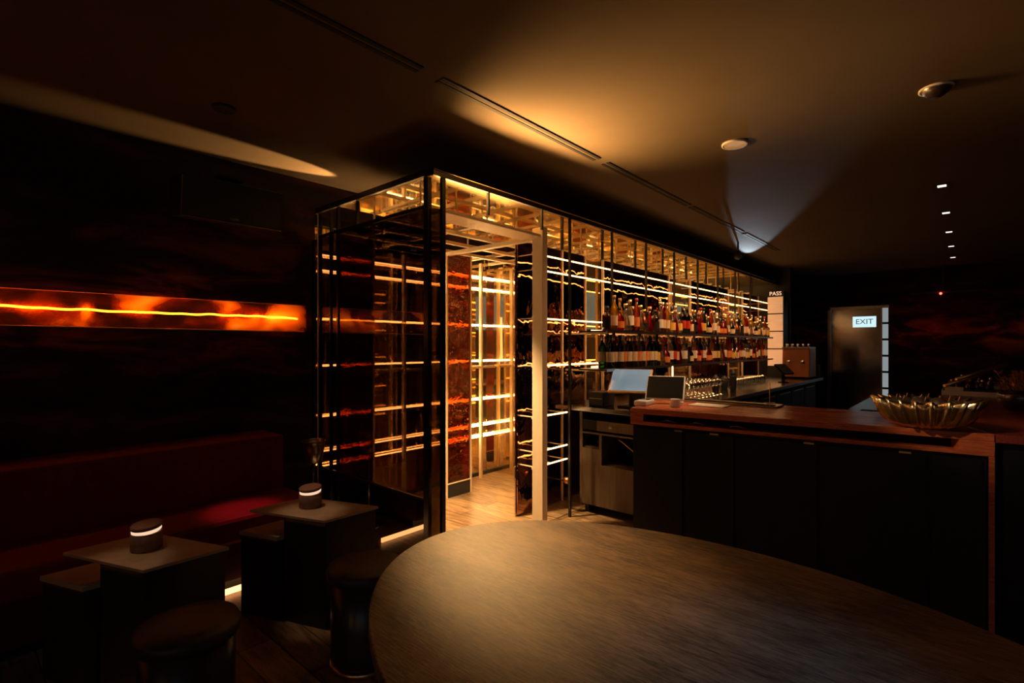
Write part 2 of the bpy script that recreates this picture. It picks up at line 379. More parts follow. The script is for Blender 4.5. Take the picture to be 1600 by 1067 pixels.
# tubes
ZT = [2.24, 2.11, 1.70, 1.30, .87, .575, .45]
HN = ['topmost','second from top','third from top','middle','third from bottom','second from bottom','lowest']
for k, z in enumerate(ZT):
    y1 = 10.05 if k < 3 else (8.9 if k == 3 else 3.79)
    if k in (2, 3): y1 = 10.05
    t = thing('light_tube', (-2.70, 3.4, z), 'warm white light tube along the bottle wall, %s of seven' % HN[k], 'light tube', 'warm light tubes of the bottle wall')
    MB().tube([(-2.70, 3.31, z), (-2.70, y1, z)], .0065, 8).build('glow_tube', 'tube', t)
    MB().box(-2.714, -2.686, 3.302, 3.312, z-.012, z+.012).build('end_cap', 'champ', t)
    for q in range(3): MB().box(BX+.001, -2.70, 3.34+q*(y1-3.36)/2-.004, 3.34+q*(y1-3.36)/2+.004, z-.004, z+.004).build('bracket', 'champ', t)
    t = thing('light_tube', (-4.09, 2.2, z), 'warm white light tube across the mirrored passage wall, %s of seven' % HN[k], 'light tube', 'warm light tubes of the passage wall')
    MB().tube([(-4.09, 2.17, z), (-4.09, 10.0, z)], .0068, 8).build('glow_tube', 'tube2', t)
    MB().box(-4.105, -4.075, 2.158, 2.17, z-.014, z+.014).build('end_cap', 'champ', t)
    for q in range(3): MB().box(XL+.012, -4.09, 2.2+q*3.8-.004, 2.2+q*3.8+.004, z-.004, z+.004).build('bracket', 'champ', t)

# bottle wall back: dark wavy mirror panels and mirrored niches
BX = -2.88
niches = [(4.36,4.69),(6.30,6.98),(8.51,9.2)]
edges = [3.31]+[v for n_ in niches for v in n_]+[RT]
PNL = ['beside the pale portal','above the payment screens','behind the middle bottles','at the far end']
for k in range(4):
    a, b_ = edges[2*k], edges[2*k+1]
    t = thing('rippled_mirror', (BX, (a+b_)/2, 0), 'dark rippled mirror panel behind the bottles, %s' % PNL[k], 'mirror panel', 'dark mirror panels of the bottle wall')
    MB().box(BX-.012, BX, a+.008, b_-.008, .02, LAT-.01).build('mirror_glass', 'dark_mirror', t)
    b = MB().box(BX-.03, BX+.012, b_-.008, b_, 0, LAT)
    if k: b.box(BX-.03, BX+.012, a, a+.008, 0, LAT)
    b.build('edge_frame', 'champ', t)
    if k == 0: 
        MB().box(BX, BX+.012, 3.955, 3.967, 0, LAT).build('seam_bead', 'champ', t)
    MB().box(BX-.03, BX-.018, a, b_, 0, LAT).build('rear_mirror', 'gold_mirror', t)
for k, (a, b_) in enumerate(niches):
    t = thing('mirror_niche', (BX-.1, (a+b_)/2, 0), 'gold mirrored niche between dark panels of the bottle wall, %s' % ('nearest the portal','middle of three','farthest along')[k], 'niche', 'mirrored niches of the bottle wall')
    MB().box(BX-.15, BX-.14, a, b_, 0, LAT).build('back_mirror', 'gold_mirror', t)
    for s_, y in ((0, a), (1, b_)): MB().box(BX-.14, BX-.03, y-.006, y+.006, 0, LAT).build('side_mirror', 'gold_mirror', t)
    MB().box(BX-.13, BX-.02, a, b_, 1.60, 1.61).box(BX-.13, BX-.02, a, b_, 1.26, 1.27).build('glass_shelf', 'clear_glass', t)
struct('trim_1', MB().box(XL, -2.35, RT+.02, RT+.05, 0, CEIL), 'blackmatte')

# bottle shelves
SH = [1.604, 1.264]
for k, z in enumerate(SH):
    t = thing('bottle_shelf', (-2.48, 6.3, z), '%s dark metal bottle shelf on the mirrored wall' % ('upper','lower')[k], 'shelf', None)
    y0, y1 = 3.86, 8.95
    MB().box(-2.62, -2.33, y0, y1, z-.014, z).build('board', 'black', t)
    MB().box(-2.336, -2.326, y0, y1, z-.02, z+.003).build('front_rail', 'steel', t)
    for q in range(6):
        y = 4.0+.93*q
        MB().box(-2.86, -2.40, y-.008, y+.008, z-.03, z-.014).build('bracket', 'champ', t)
    tag(MB().box(-2.618, -2.604, y0+.2, y1-.05, z, z+.014).build('light_strip', emit('shelf_glow_%d' % k, (1,.50,.20), 6), t), 'warm glowing strip along the rear of the shelf')

# ---------------------------------------------------------------- bottles
def glassmat(name, col, dens=1.0):
    m, nt, out = mat(name)
    tr = N(nt, 'ShaderNodeBsdfTransparent'); tr.inputs[0].default_value = (*col, 1)
    tl = N(nt, 'ShaderNodeBsdfTranslucent'); tl.inputs[0].default_value = (*[min(1, c*1.1) for c in col], 1)
    m1 = N(nt, 'ShaderNodeMixShader'); m1.inputs[0].default_value = .35*dens
    L(nt, tr.outputs[0], m1.inputs[1]); L(nt, tl.outputs[0], m1.inputs[2])
    g = N(nt, 'ShaderNodeBsdfGlossy', Roughness=.06); fr = N(nt, 'ShaderNodeFresnel', IOR=1.6)
    mx = N(nt, 'ShaderNodeMixShader'); L(nt, fr.outputs[0], mx.inputs[0]); L(nt, m1.outputs[0], mx.inputs[1]); L(nt, g.outputs[0], mx.inputs[2])
    L(nt, mx.outputs[0], out.inputs[0]); return m
G = {'clear': glassmat('bottle_clear', (.82,.80,.74), .3), 'green': glassmat('bottle_green', (.10,.20,.06)), 'amber': glassmat('bottle_amber', (.75,.28,.05)),
     'red': glassmat('bottle_red', (.65,.03,.02)), 'dark': glassmat('bottle_dark', (.05,.04,.03)), 'gold': glassmat('bottle_gold', (.85,.60,.15)),
     'brown': glassmat('bottle_brown', (.22,.08,.03)), 'blue': glassmat('bottle_blue', (.10,.20,.30))}
def labmat(name, col):
    m, nt, out = mat(name)
    d = N(nt, 'ShaderNodeBsdfDiffuse'); d.inputs[0].default_value = (*col, 1)
    tl = N(nt, 'ShaderNodeBsdfTranslucent'); tl.inputs[0].default_value = (*col, 1)
    mx = N(nt, 'ShaderNodeMixShader'); mx.inputs[0].default_value = .45
    L(nt, d.outputs[0], mx.inputs[1]); L(nt, tl.outputs[0], mx.inputs[2]); L(nt, mx.outputs[0], out.inputs[0]); return m
LB = {'cream': labmat('label_cream', (.75,.62,.45)), 'orange': labmat('label_orange', (.75,.28,.10)), 'red': labmat('label_red', (.55,.06,.04)),
      'black': labmat('label_black', (.03,.03,.03)), 'white': labmat('label_white', (.8,.78,.74)), 'yellow': labmat('label_yellow', (.8,.55,.12))}
CP = {'black': M['blackmatte'], 'gold': M['brass'], 'white': M['white'], 'red': pbr('cap_red', (.4,.03,.03), .4), 'cork': pbr('cap_cork', (.45,.28,.14), .7)}
SHAPES = {  # profile of glass, label (r, z0, z1), cap (r, z0, z1)
 'tall wine': ([(.030,0),(.037,.004),(.037,.19),(.034,.205),(.016,.235),(.0135,.25),(.0135,.295)], (.0378,.06,.15), (.0155,.255,.305)),
 'slim': ([(.026,0),(.032,.004),(.032,.20),(.028,.22),(.014,.25),(.013,.30)], (.0328,.05,.14), (.016,.295,.325)),
 'round squat': ([(.038,0),(.047,.006),(.047,.10),(.042,.125),(.020,.155),(.014,.17),(.014,.20)], (.0478,.03,.09), (.018,.195,.225)),
 'square': ([(.040,0),(.045,.003),(.045,.14),(.040,.155),(.018,.17),(.015,.18),(.015,.205)], (.0458,.035,.115), (.020,.20,.235)),
 'decanter': ([(.035,0),(.044,.005),(.040,.06),(.030,.12),(.022,.15),(.014,.17),(.013,.23)], (.0400,.025,.055), (.022,.228,.26)),
}
def make_bottle(shape, gk, lk, ck, loc, label, group):
    prof, lab, cap = SHAPES[shape]; n = 4 if shape == 'square' else 12
    r_ = thing('bottle', loc, label, 'bottle', group)
    rot = Matrix.Rotation(PI/4, 4, 'Z')
    MB().lathe(prof, n=n, m=rot).build('glass', G[gk], r_, local=True)
    MB().lathe([(lab[0],lab[1]),(lab[0],lab[2])], n=n, m=rot, caps=False).build('paper_label', LB[lk], r_, local=True)
    MB().lathe([(cap[0],cap[1]),(cap[0],cap[2])], n=8).build('cap', CP[ck], r_, local=True)
    return r_
protos = {}
ORD = lambda n: ['zeroth','first','second','third','fourth','fifth','sixth','seventh','eighth','ninth','tenth','eleventh','twelfth','thirteenth','fourteenth','fifteenth','sixteenth','seventeenth','eighteenth','nineteenth'][n] if n < 20 else '%d%s' % (n, 'th' if n % 10 > 3 or n % 10 == 0 or n//10 == 1 else ('st','nd','rd')[n % 10-1])
wine = [('tall wine',a,b,c) for a,b,c in (('brown','cream','gold'),('clear','orange','white'),('dark','cream','black'),('amber','orange','red'),('green','cream','gold'),('brown','orange','red'),('dark','red','gold'))]
mix = [('square','amber','cream','cork'),('square','gold','cream','gold'),('round squat','red','orange','black'),('round squat','amber','black','gold'),('slim','clear','white','white'),
       ('slim','green','yellow','black'),('decanter','clear','cream','gold'),('decanter','red','orange','cork'),('slim','amber','orange','red'),('square','brown','black','black'),
       ('tall wine','dark','red','black'),('slim','red','cream','white'),('square','clear','yellow','gold'),('round squat','dark','cream','gold'),('slim','gold','cream','cork'),('tall wine','clear','white','gold')]
def row(z, x, y0, y1, step, kinds, rowname, group):
    y = y0; n = 1
    while y < y1:
        if callable(kinds): kd = kinds(y)
        else: kd = random.choice(kinds)
        lab = '%s %s bottle, %s label, %s cap, %s along %s' % (kd[1], kd[0], kd[2], kd[3], ORD(n), rowname)
        loc = (x+random.uniform(-.012, .012), y+random.uniform(-.008, .008), z)
        if kd not in protos: protos[kd] = make_bottle(*kd, loc, lab, group)
        else:
            c = copy_tree(protos[kd]); c.location = loc; c['label'] = lab; c['group'] = group
        y += step+(.018 if kd[0] in ('square','round squat') else 0); n += 1
row(SH[1], -2.40, 4.02, 8.85, .088, lambda y: random.choice(wine) if y < 4.95 else random.choice(mix), 'lower shelf front row', 'bottles on the lower shelf')
row(SH[1], -2.50, 4.06, 8.85, .105, wine+mix[4:9], 'lower shelf back row', 'bottles on the lower shelf')
row(SH[0], -2.40, 4.10, 8.85, .096, mix, 'upper shelf front row', 'bottles on the upper shelf')
row(SH[0], -2.50, 4.14, 8.85, .115, mix+wine[:3], 'upper shelf back row', 'bottles on the upper shelf')

# ---------------------------------------------------------------- back bar
CT = .93
t = thing('back_bar', (-2.2, 7, 0), 'long dark steel back bar worktop with fridges below, under the bottle shelves', 'bar counter')
MB().box(-2.84, -1.84, 3.80, 10.08, CT-.04, CT).build('worktop', 'dsteel', t, .004)
MB().box(-1.842, -1.832, 3.80, 10.08, CT-.045, CT-.004).build('front_edge', 'steel', t)
MB().box(-2.82, -1.95, 4.35, 10.05, .10, CT-.045).build('carcass', 'blackmatte', t)
for k in range(7):
    d = MB().box(-1.952, -1.93, 4.40+.8*k, 5.16+.8*k, .14, CT-.11).build('door', 'black_lam', t)
    MB().box(-1.928, -1.915, 4.50+.8*k, 5.06+.8*k, CT-.14, CT-.125).build('handle', 'steel', d)
# end cabinet facing the oval table
t = thing('end_cabinet', (-2.2, 3.9, 0), 'bronze toned end cabinet with drawer slots and open bin, left of the wooden bar', 'cabinet')
cx0, cx1, cy = -2.57, -1.88, 3.80
b = MB().box(cx0, cx0+.03, cy, cy+.5, .08, CT-.045).box(cx1-.03, cx1, cy, cy+.5, .08, CT-.045).box(cx0+.03, cx1-.03, cy+.46, cy+.5, .08, CT-.045)
b.box(cx0+.03, cx1-.03, cy, cy+.46, .08, .44)
b.build('carcass', 'cab_wood', t, .002)
MB().box(cx0+.03, cx0+.07, cy+.04, cy+.44, 0, .08).box(cx1-.07, cx1-.03, cy+.04, cy+.44, 0, .08).build('plinth', 'blackmatte', t)
MB().box(cx0+.03, cx1-.03, cy+.0, cy+.45, .70, .715).build('rail', 'cab_wood', t)
dr = MB().box(cx0+.18, cx1-.035, cy-.004, cy+.3, .735, .82).build('drawer', 'cab_wood', t)
MB().box(cx0+.30, cx0+.33, cy-.010, cy-.004, .765, .785).build('lock', 'steel', dr)
MB().box(cx0+.03, cx0+.17, cy+.004, cy+.3, .735, .82).build('drawer', 'black_lam', t)
MB().box(cx0+.20, cx0+.225, cy, cy+.40, .44, .70).build('divider', 'cab_wood', t)
MB().box(cx0+.03, cx0+.20, cy+.0, cy+.02, .44, .575).build('front_panel', 'cab_wood', t)
MB().box(cx0+.03, cx0+.20, cy+.02, cy+.40, .575, .585).build('shelf', 'cab_wood', t)
solo('drain_hose', MB().tube([(-2.24+.26*q/12, 3.90-.02*math.sin(q/12*PI), .66-.16*(q/12)**1.4) for q in range(13)], .006, 8), 'brass', 'thin curved brass hose crossing the open bin of the end cabinet', 'hose')
solo('folded_cloth', MB().lathe([(.01,.0),(.05,.004),(.055,.02),(.03,.05),(.005,.056)], -2.455, 3.99, .5855, 12), pbr('blue_cloth', (.06,.10,.18), .8), 'small blue cloth in the open niche of the end cabinet', 'cloth')
t = thing('foot_lamp', (-2.64, 3.70, .26), 'small copper step light at the foot of the bottle wall', 'lamp')
MB().lathe([(.004,0),(.03,.01),(.038,.03),(.036,.055),(.01,.06)], -2.63, 3.70, .25, 14).build('cup', 'copper', t)
MB().box(-2.90, -2.63, 3.695, 3.705, .27, .28).build('arm', 'black', t)

# ---------------------------------------------------------------- front bar
BT = 1.05
t = thing('front_bar', (-.8, 3.4, 0), 'red wood topped bar with black panelled front behind the oval table', 'bar counter')
P0, P1, P2, P3 = (-1.70, 3.12), (.10, 3.33), (-.18, 3.97), (-1.86, 3.97)
def lerp2(a, b, f): return (a[0]+(b[0]-a[0])*f, a[1]+(b[1]-a[1])*f)
MB().prism([P0, P1, P2, P3], BT-.036, BT).build('counter_top', 'bar_wood', t, .003)
f0, f1 = lerp2(P0, P3, .12), lerp2(P1, P2, .12)
MB().prism([P0, P1, f1, f0], BT-.108, BT-.086).build('lower_rail', 'bar_wood', t, .002)
MB().prism([P0, lerp2(P0, P1, .05), lerp2(f0, f1, .05), f0], BT-.086, BT-.036).build('end_block', 'bar_wood', t)
MB().prism([lerp2(P0, P1, .93), P1, f1, lerp2(f0, f1, .93)], BT-.086, BT-.036).build('end_block', 'bar_wood', t)
MB().prism([f0, f1, lerp2(P1, P2, .20), lerp2(P0, P3, .20)], BT-.108, BT-.036).build('slot_back', 'vent', t)
q0, q1, q2, q3 = lerp2(P0, P1, .006), lerp2(P0, P1, .985), lerp2(P2, P3, .02), lerp2(P3, P2, .02)
q0 = (q0[0], q0[1]+.02); q1 = (q1[0], q1[1]+.02)
MB().prism([q0, q1, q2, q3], .0, BT-.108).build('body', 'black_lam', t)
for a, b_ in ((.02,.19),(.20,.36),(.37,.60),(.61,.86),(.87,.975)):
    u, v = lerp2(P0, P1, a), lerp2(P0, P1, b_)
    MB().prism([(u[0], u[1]+.006), (v[0], v[1]+.006), (v[0], v[1]+.021), (u[0], u[1]+.021)], .10, BT-.13).build('front_panel', 'black_lam', t)
for a in (.165, .285, .565, .80):
    u = lerp2(P0, P1, a); v = lerp2(P0, P1, a+.028)
    MB().prism([(u[0], u[1]-.006), (v[0], v[1]-.006), (v[0], v[1]+.02), (u[0], u[1]+.02)], BT-.130, BT-.120).build('hook', 'brass', t)
tag(MB().prism([lerp2(P1,P0,.012), P1, (P1[0]+.0,P1[1]+.02), (P1[0]-.02,P1[1]+.02)], 0, BT-.108).build('corner_trim', 'bar_wood', t), 'red wood corner trim')
t = thing('long_bar', (.6, 5, 0), 'long dark red wooden bar running back on the right', 'bar counter')
MB().prism([(.105, 3.33), (1.3, 3.45), (1.3, 8.2), (-.16, 8.2), (-.16, 3.98)], BT-.04, BT-.001).build('counter_top', 'leg_wood', t, .003)
MB().prism([(.13, 3.37), (1.27, 3.50), (1.27, 8.15), (-.12, 8.15), (-.12, 4.0)], 0, BT-.04).build('body', 'black_lam', t)
# things in the bar slot
for k, a in enumerate((.10, .20, .33)):
    u = lerp2(P0, P1, a); v = lerp2(P0, P1, a+.07)
    solo('coat_hook', MB().tube([(u[0], u[1]+.035, BT-.082), ((u[0]+v[0])/2, u[1]+.02, BT-.066), (v[0], v[1]+.035, BT-.081)], .004, 6), 'copper',
         'small copper bottle opener lying in the slot under the bar top, %s from left' % ORD(k+1), 'opener', 'openers in the bar slot')

# drip rail on the bar
t = thing('drip_tray', (-1.4, 3.8, BT), 'long steel drip tray set along the back edge of the wooden bar', 'drip tray')
MB().box(-1.72, -.95, 3.74, 3.92, BT, BT+.012).build('tray', 'steel', t, .002)
MB().box(-1.70, -.97, 3.765, 3.775, BT+.012, BT+.016).box(-1.70, -.97, 3.80, 3.805, BT+.012, BT+.016).build('slots', 'vent', t)
# white tablet register
t = thing('tablet_register', (-1.60, 3.52, BT), 'tablet register with white rim and dark screen on the bar top', 'tablet')
def tilted(cx, cy, cz, rz, tilt): return Matrix.Translation((cx, cy, cz)) @ Matrix.Rotation(rz, 4, 'Z') @ Matrix.Rotation(tilt, 4, 'X')
mt = tilted(-1.64, 3.53, BT+.112, .30, -.62)
MB().box(-.135, .135, -.008, .008, -.10, .10, mt).build('tablet_body', 'white', t, .004)
MB().box(-.126, .126, -.0105, -.008, -.091, .091, mt).build('screen', 'screen_off', t)
MB().lathe([(.045,0),(.045,.012),(.014,.02),(.012,.07)], -1.58, 3.60, BT, 16).build('stand', 'white', t)
t = thing('card_reader', (-1.70, 3.36, BT), 'white card reader with dark display in front of the tablet', 'card reader')
mt = tilted(-1.715, 3.35, BT+.018, .12, 0)
MB().box(-.045, .045, -.09, .09, -.018, .018, mt).build('body', 'white', t, .01)
MB().box(-.032, .032, .0, .075, .018, .0195, mt).build('display', 'screen_off', t)
t = thing('tea_light_holder', (-1.50, 3.36, BT), 'small cream glass holder on the bar beside the card reader', 'candle holder')
MB().lathe([(.028,0),(.034,.004),(.036,.03),(.030,.05),(.032,.056)], -1.49, 3.36, BT, 16).build('cup', 'white', t)
solo('bar_menu', MB().box(-1.46, -1.22, 3.50, 3.66, BT, BT+.008), 'cream', 'cream menu booklet lying on the bar right of the tablet', 'menu', bevel=.002)
# point of sale terminal on the end of the back bar
t = thing('touch_terminal', (-2.15, 4.05, CT), 'touch screen terminal with pale lit display at the end of the back bar', 'touch terminal')
mt = tilted(-2.16, 3.965, CT+.235, .30, -.80)
MB().box(-.175, .175, -.012, .012, -.135, .135, mt).build('housing', 'brass', t, .004)
MB().box(-.163, .163, -.016, -.012, -.118, .124, mt).build('screen', 'screen_on', t)
MB().box(-.160, .160, .012, .04, -.115, .11, mt).build('back_shell', 'blackmatte', t)
MB().box(-2.22, -2.10, 4.04, 4.12, CT, CT+.2).build('stand', 'blackmatte', t, .01)
MB().box(-2.28, -2.04, 3.95, 4.18, CT, CT+.02).build('base', 'blackmatte', t, .005)
t = thing('receipt_printer', (-2.44, 4.0, CT), 'black receipt printer left of the touch terminal', 'printer')
MB().box(-2.53, -2.38, 3.88, 4.08, CT, CT+.13).build('body', 'blackmatte', t, .01)
MB().box(-2.52, -2.39, 3.876, 3.882, CT+.07, CT+.075).build('paper_slot', 'steel', t)
t = thing('thin_rod_light', (-1.99, 4.25, CT), 'thin upright rod lamp with glowing tip behind the tablet', 'lamp')
MB().lathe([(.025,0),(.025,.008),(.004,.012),(.004,.27)], -1.94, 4.32, CT, 10).build('stem', 'brass', t)
MB().lathe([(.005,.27),(.006,.28),(.005,.355),(.002,.36)], -1.94, 4.32, CT, 10).build('glowing_tip', emit('tip_glow', (1,.6,.3), 6), t)
t = thing('bar_spoon_stand', (-.98, 3.74, BT), 'thin brass rod standing in a ring holder on the bar', 'bar tool')
MB().tube([(-1.0, 3.76, BT+.004), (-1.0, 3.765, BT+.17)], .003, 8).build('rod', 'brass', t)
MB().tube([(-1.0+.035*math.cos(q*PI/8), 3.76+.035*math.sin(q*PI/8), BT+.03) for q in range(17)], .0035, 6).build('ring', 'steel', t)
for q in range(3): MB().tube([(-1.0+.035*math.cos(q*2.1), 3.76+.035*math.sin(q*2.1), BT), (-1.0+.035*math.cos(q*2.1), 3.76+.035*math.sin(q*2.1), BT+.03)], .003, 6).build('leg', 'steel', t)

# stemware
def make_glass(loc, label, group, kind):
    r_ = thing('stem_glass' if kind == 'coupe' else 'tumbler', loc, label, 'glass', group)
    if kind == 'coupe':
        MB().lathe([(.038,0),(.036,.003),(.0045,.006),(.004,.095),(.014,.103),(.036,.125),(.047,.165),(.045,.165),(.034,.128),(.01,.108),(.001,.106)], n=14, caps=False).build('glass', 'glassware', r_, local=True)
    else:
        MB().lathe([(.030,0),(.034,.002),(.037,.09),(.035,.09),(.032,.012),(.001,.01)], n=14, caps=False).build('glass', 'glassware', r_, local=True)
    return r_
def glassware():
    m, nt, out = mat('glassware')
    tr = N(nt, 'ShaderNodeBsdfTransparent'); tr.inputs[0].default_value = (.90,.86,.8,1)
    g = N(nt, 'ShaderNodeBsdfGlossy', Roughness=.05); lw = N(nt, 'ShaderNodeLayerWeight', Blend=.78)
    mx = N(nt, 'ShaderNodeMixShader'); L(nt, lw.outputs['Facing'], mx.inputs[0]); L(nt, tr.outputs[0], mx.inputs[1]); L(nt, g.outputs[0], mx.inputs[2])
    L(nt, mx.outputs[0], out.inputs[0]); return m
M['glassware'] = glassware()
gp = {}
def glasses(kind, x0, nx, dx, y0, ny, dy, z, where, group):
    for i in range(nx):
        for j in range(ny):
            lab = 'clear %s, %s, %s row, %s from left' % ('stemmed coupe glass' if kind == 'coupe' else 'tumbler', where, ORD(i+1), ORD(j+1))
            loc = (x0-i*dx, y0+j*dy+(.03 if i % 2 else 0), z)
            if kind not in gp: gp[kind] = make_glass(loc, lab, group, kind)
            else:
                c = copy_tree(gp[kind]); c.location = loc; c['label'] = lab; c['group'] = group
glasses('coupe', -2.06, 4, .10, 4.98, 9, .105, CT, 'near end of back bar', 'coupe glasses on the back bar')
glasses('tumbler', -2.30, 3, .09, 7.0, 14, .10, CT, 'far end of back bar', 'tumblers on the back bar')
# dark tools cluster (shaker bottles) in the middle of the back bar
for k, (x, y, h, r) in enumerate(((-2.18, 6.02, .20, .045), (-2.05, 6.22, .26, .04), (-2.22, 6.42, .17, .05))):
    t = thing('cocktail_shaker', (x, y, CT), 'black cocktail shaker on the back bar, %s' % ('left of three','tall middle of three','right of three')[k], 'shaker', 'shakers on the back bar')
    MB().lathe([(r*.75,0),(r*.8,.003),(r,h*.7),(r*.95,h*.73)], x, y, CT, 14).build('tin', 'blackmatte', t)
    MB().lathe([(r*.95,h*.73),(r*.7,h*.88),(r*.35,h*.92),(r*.35,h),(.001,h)], x, y, CT, 14).build('lid', 'blackmatte', t)

# coffee machine, grinder, second terminal on the far back bar
t = thing('coffee_machine', (-2.08, 9.5, CT), 'boxy copper coffee machine at the far end of the back bar', 'coffee machine')
MB().box(-2.28, -1.88, 9.3, 9.75, CT+.03, CT+.49).build('body', 'copper', t, .01)
MB().box(-2.28, -1.88, 9.28, 9.75, CT+.49, CT+.52).build('top_tray', 'steel', t, .004)
for x in (-2.24, -1.93):
    for y in (9.36, 9.7): MB().lathe([(.018,0),(.018,.03)], x, y, CT, 8).build('foot', 'rubber', t)
for x in (-2.18, -1.98): MB().lathe([(.03,0),(.03,.05)], x, 9.28, CT+.25, 12).build('group_head', 'steel', t)
for k in range(5):
    solo('espresso_cup', MB().lathe([(.016,0),(.02,.003),(.027,.05),(.025,.05),(.018,.006),(.001,.005)], -2.25+.08*k, 9.5, CT+.52, 12), 'steel', 'small espresso cup on the coffee machine, %s from left' % ORD(k+1), 'cup', 'espresso cups on the coffee machine')
t = thing('coffee_grinder', (-1.95, 9.9, CT), 'black coffee grinder with steel trim right of the copper machine', 'coffee grinder')
MB().box(-2.0, -1.86, 9.83, 10.0, CT, CT+.22).build('body', 'blackmatte', t, .01)
MB().lathe([(.05,0),(.085,.12),(.085,.13)], -1.93, 9.915, CT+.22, 14).build('hopper', 'clear_glass', t)
MB().box(-2.0, -1.88, 9.78, 9.83, CT+.02, CT+.035).build('drip_grid', 'steel', t)
t = thing('touch_terminal', (-1.98, 8.2, CT), 'black tilted touch terminal on the back bar beside the copper machine', 'touch terminal')
mt = tilted(-1.98, 8.18, CT+.20, 1.25, -.85)
MB().box(-.12, .12, -.01, .012, -.10, .10, mt).build('screen', 'screen_off', t)
MB().lathe([(.07,0),(.07,.012),(.025,.02),(.025,.17)], -2.0, 8.21, CT, 12).build('stand', 'blackmatte', t)

# lit panel column at the end
t = thing('menu_column', (-2.48, 9.7, 0), 'column of warm glowing wood panels with PASS lettering at the bar end', 'panel column')
MB().box(-2.62, -2.36, 9.72, 9.98, CT, 2.42).build('core', 'blackmatte', t)
mp = pbr('lit_panel', (.80, .58, .36), .5, var=.12, vscale=(1,1,8), vs=5)
_b = mp.node_tree.nodes['Principled BSDF']; _b.inputs['Emission Color'].default_value = (1, .52, .24, 1); _b.inputs['Emission Strength'].default_value = .42
for k in range(4):
    MB().box(-2.61, -2.37, 9.70, 9.72, 1.12+.305*k, 1.405+.305*k).build('panel', mp, t, .003)
def text(s, name, m, parent, loc, size, rot, extr=.002, mirror_x=False):
    cu = bpy.data.curves.new(name, 'FONT'); cu.body = s; cu.size = size; cu.extrude = extr; cu.align_x = 'CENTER'; cu.align_y = 'CENTER'
    o = bpy.data.objects.new(name, cu); C.objects.link(o); cu.materials.append(m); o.parent = parent
    o.location = Vector(loc)-(parent.location if parent else Vector((0,0,0))); o.rotation_euler = rot
    if mirror_x: o.scale.x = -1
    dg = bpy.context.evaluated_depsgraph_get(); dg.update()
    me = bpy.data.meshes.new_from_object(o.evaluated_get(dg))
    n_ = bpy.data.objects.new(name, me); n_.location = o.location.copy(); n_.rotation_euler = o.rotation_euler.copy(); n_.scale = o.scale.copy()
    C.objects.link(n_); n_.parent = parent; bpy.data.objects.remove(o)
    return n_
tl = text('PASS', 'lettering', emit('letter_glow', (1,.62,.34), 1.2), t, (-2.49, 9.715, 2.375), .095, (PI/2, 0, 0))

# far wall: steel door with emissive panel for a reflected exit sign, side light, pale fridge front
t = tag(bpy.data.objects.new('door_1', None), kind='structure'); C.objects.link(t); t.location = (DX0, Y1, 0)
MB().box(DX0+.05, DX1-.12, Y1+.02, Y1+.07, .02, DZ-.05).build('door_leaf', mirror('door_steel', (.42,.46,.50), .13, .004, 1.2, (1,1,2)), t, .003)
MB().box(DX0, DX0+.05, Y1-.02, Y1+.10, 0, DZ).box(DX0, DX1, Y1-.02, Y1+.10, DZ-.05, DZ).box(DX1-.12, DX1-.10, Y1-.02, Y1+.10, 0, DZ-.05).build('door_frame', 'steel', t)
w = MB().box(DX0+.42, DX0+.80, Y1+.012, Y1+.02, 1.83, 2.04).build('exit_reflection', emit('exit_reflection_glow', (.62,.88,.92), 1.05), t)
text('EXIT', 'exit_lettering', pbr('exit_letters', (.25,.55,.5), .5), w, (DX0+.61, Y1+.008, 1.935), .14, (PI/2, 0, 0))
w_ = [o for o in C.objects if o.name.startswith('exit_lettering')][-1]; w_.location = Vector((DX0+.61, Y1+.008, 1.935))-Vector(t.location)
t = thing('side_light', (DX1-.05, Y1, 0), 'narrow frosted white side light with dark bars right of the steel door', 'side light')
for k in range(7):
    MB().box(DX1-.10, DX1-.01, Y1-.005, Y1+.02, .06+.31*k, .33+.31*k).build('frosted_pane', emit('frost_%d' % k, (.72,.80,.82), .34), t)
MB().box(DX1-.105, DX1-.0, Y1-.0, Y1+.03, 0, DZ).build('frame', 'blackmatte', t)

# ceiling fittings
for k, (a, b_) in enumerate([(.08,1.616),(1.746,3.27),(3.385,4.94),(5.02,6.55),(6.65,8.15)]):
    t = thing('ceiling_slot_vent', (-2.06, (a+b_)/2, CEIL), 'black double line slot vent in the ceiling, %s from the camera' % ORD(k+1), 'air vent', 'ceiling slot vents')
    for x in (-2.078, -2.035): MB().box(x-.012, x+.012, a, b_, CEIL-.0065, CEIL+.002).build('slot', 'vent', t)
    tag(MB().box(-2.064, -2.049, a, b_, CEIL-.004, CEIL+.002).build('blade', 'ceiling', t), 'paint coloured centre blade')
def disc(x, y, r, m, name, label, cat):
    t = thing(name, (x, y, CEIL-.012), label, cat)
    MB().lathe([(r*.93,-.004),(r*.93,-.001)], x, y, CEIL-.008, 28).build('grille', m, t)
    MB().lathe([(r*.93,-.006),(r,-.006),(r*1.03,.0),(r*1.03,.008),(r*.93,.008)], x, y, CEIL-.008, 28, caps=False).build('rim', m, t)
    return t
def at(px, py, z):
    Z = 800*(HC-z)/(py-540); X = (px-800)/800*Z
    return X*math.cos(A)-Z*math.sin(A), X*math.sin(A)+Z*math.cos(A)
x, y = at(1148, 224, CEIL); disc(x, y, .082, 'speakerw', 'ceiling_speaker', 'round pale ceiling speaker above the wooden bar', 'speaker')
x, y = at(350, 168, CEIL); disc(x, y, .06, 'blackmatte', 'sprinkler_plate', 'dark round plate in the shaded ceiling at left', 'ceiling plate')
x, y = at(1463, 138, CEIL)
t = thing('smoke_detector', (x, y, CEIL), 'dim domed smoke detector in the dark right ceiling', 'smoke detector')
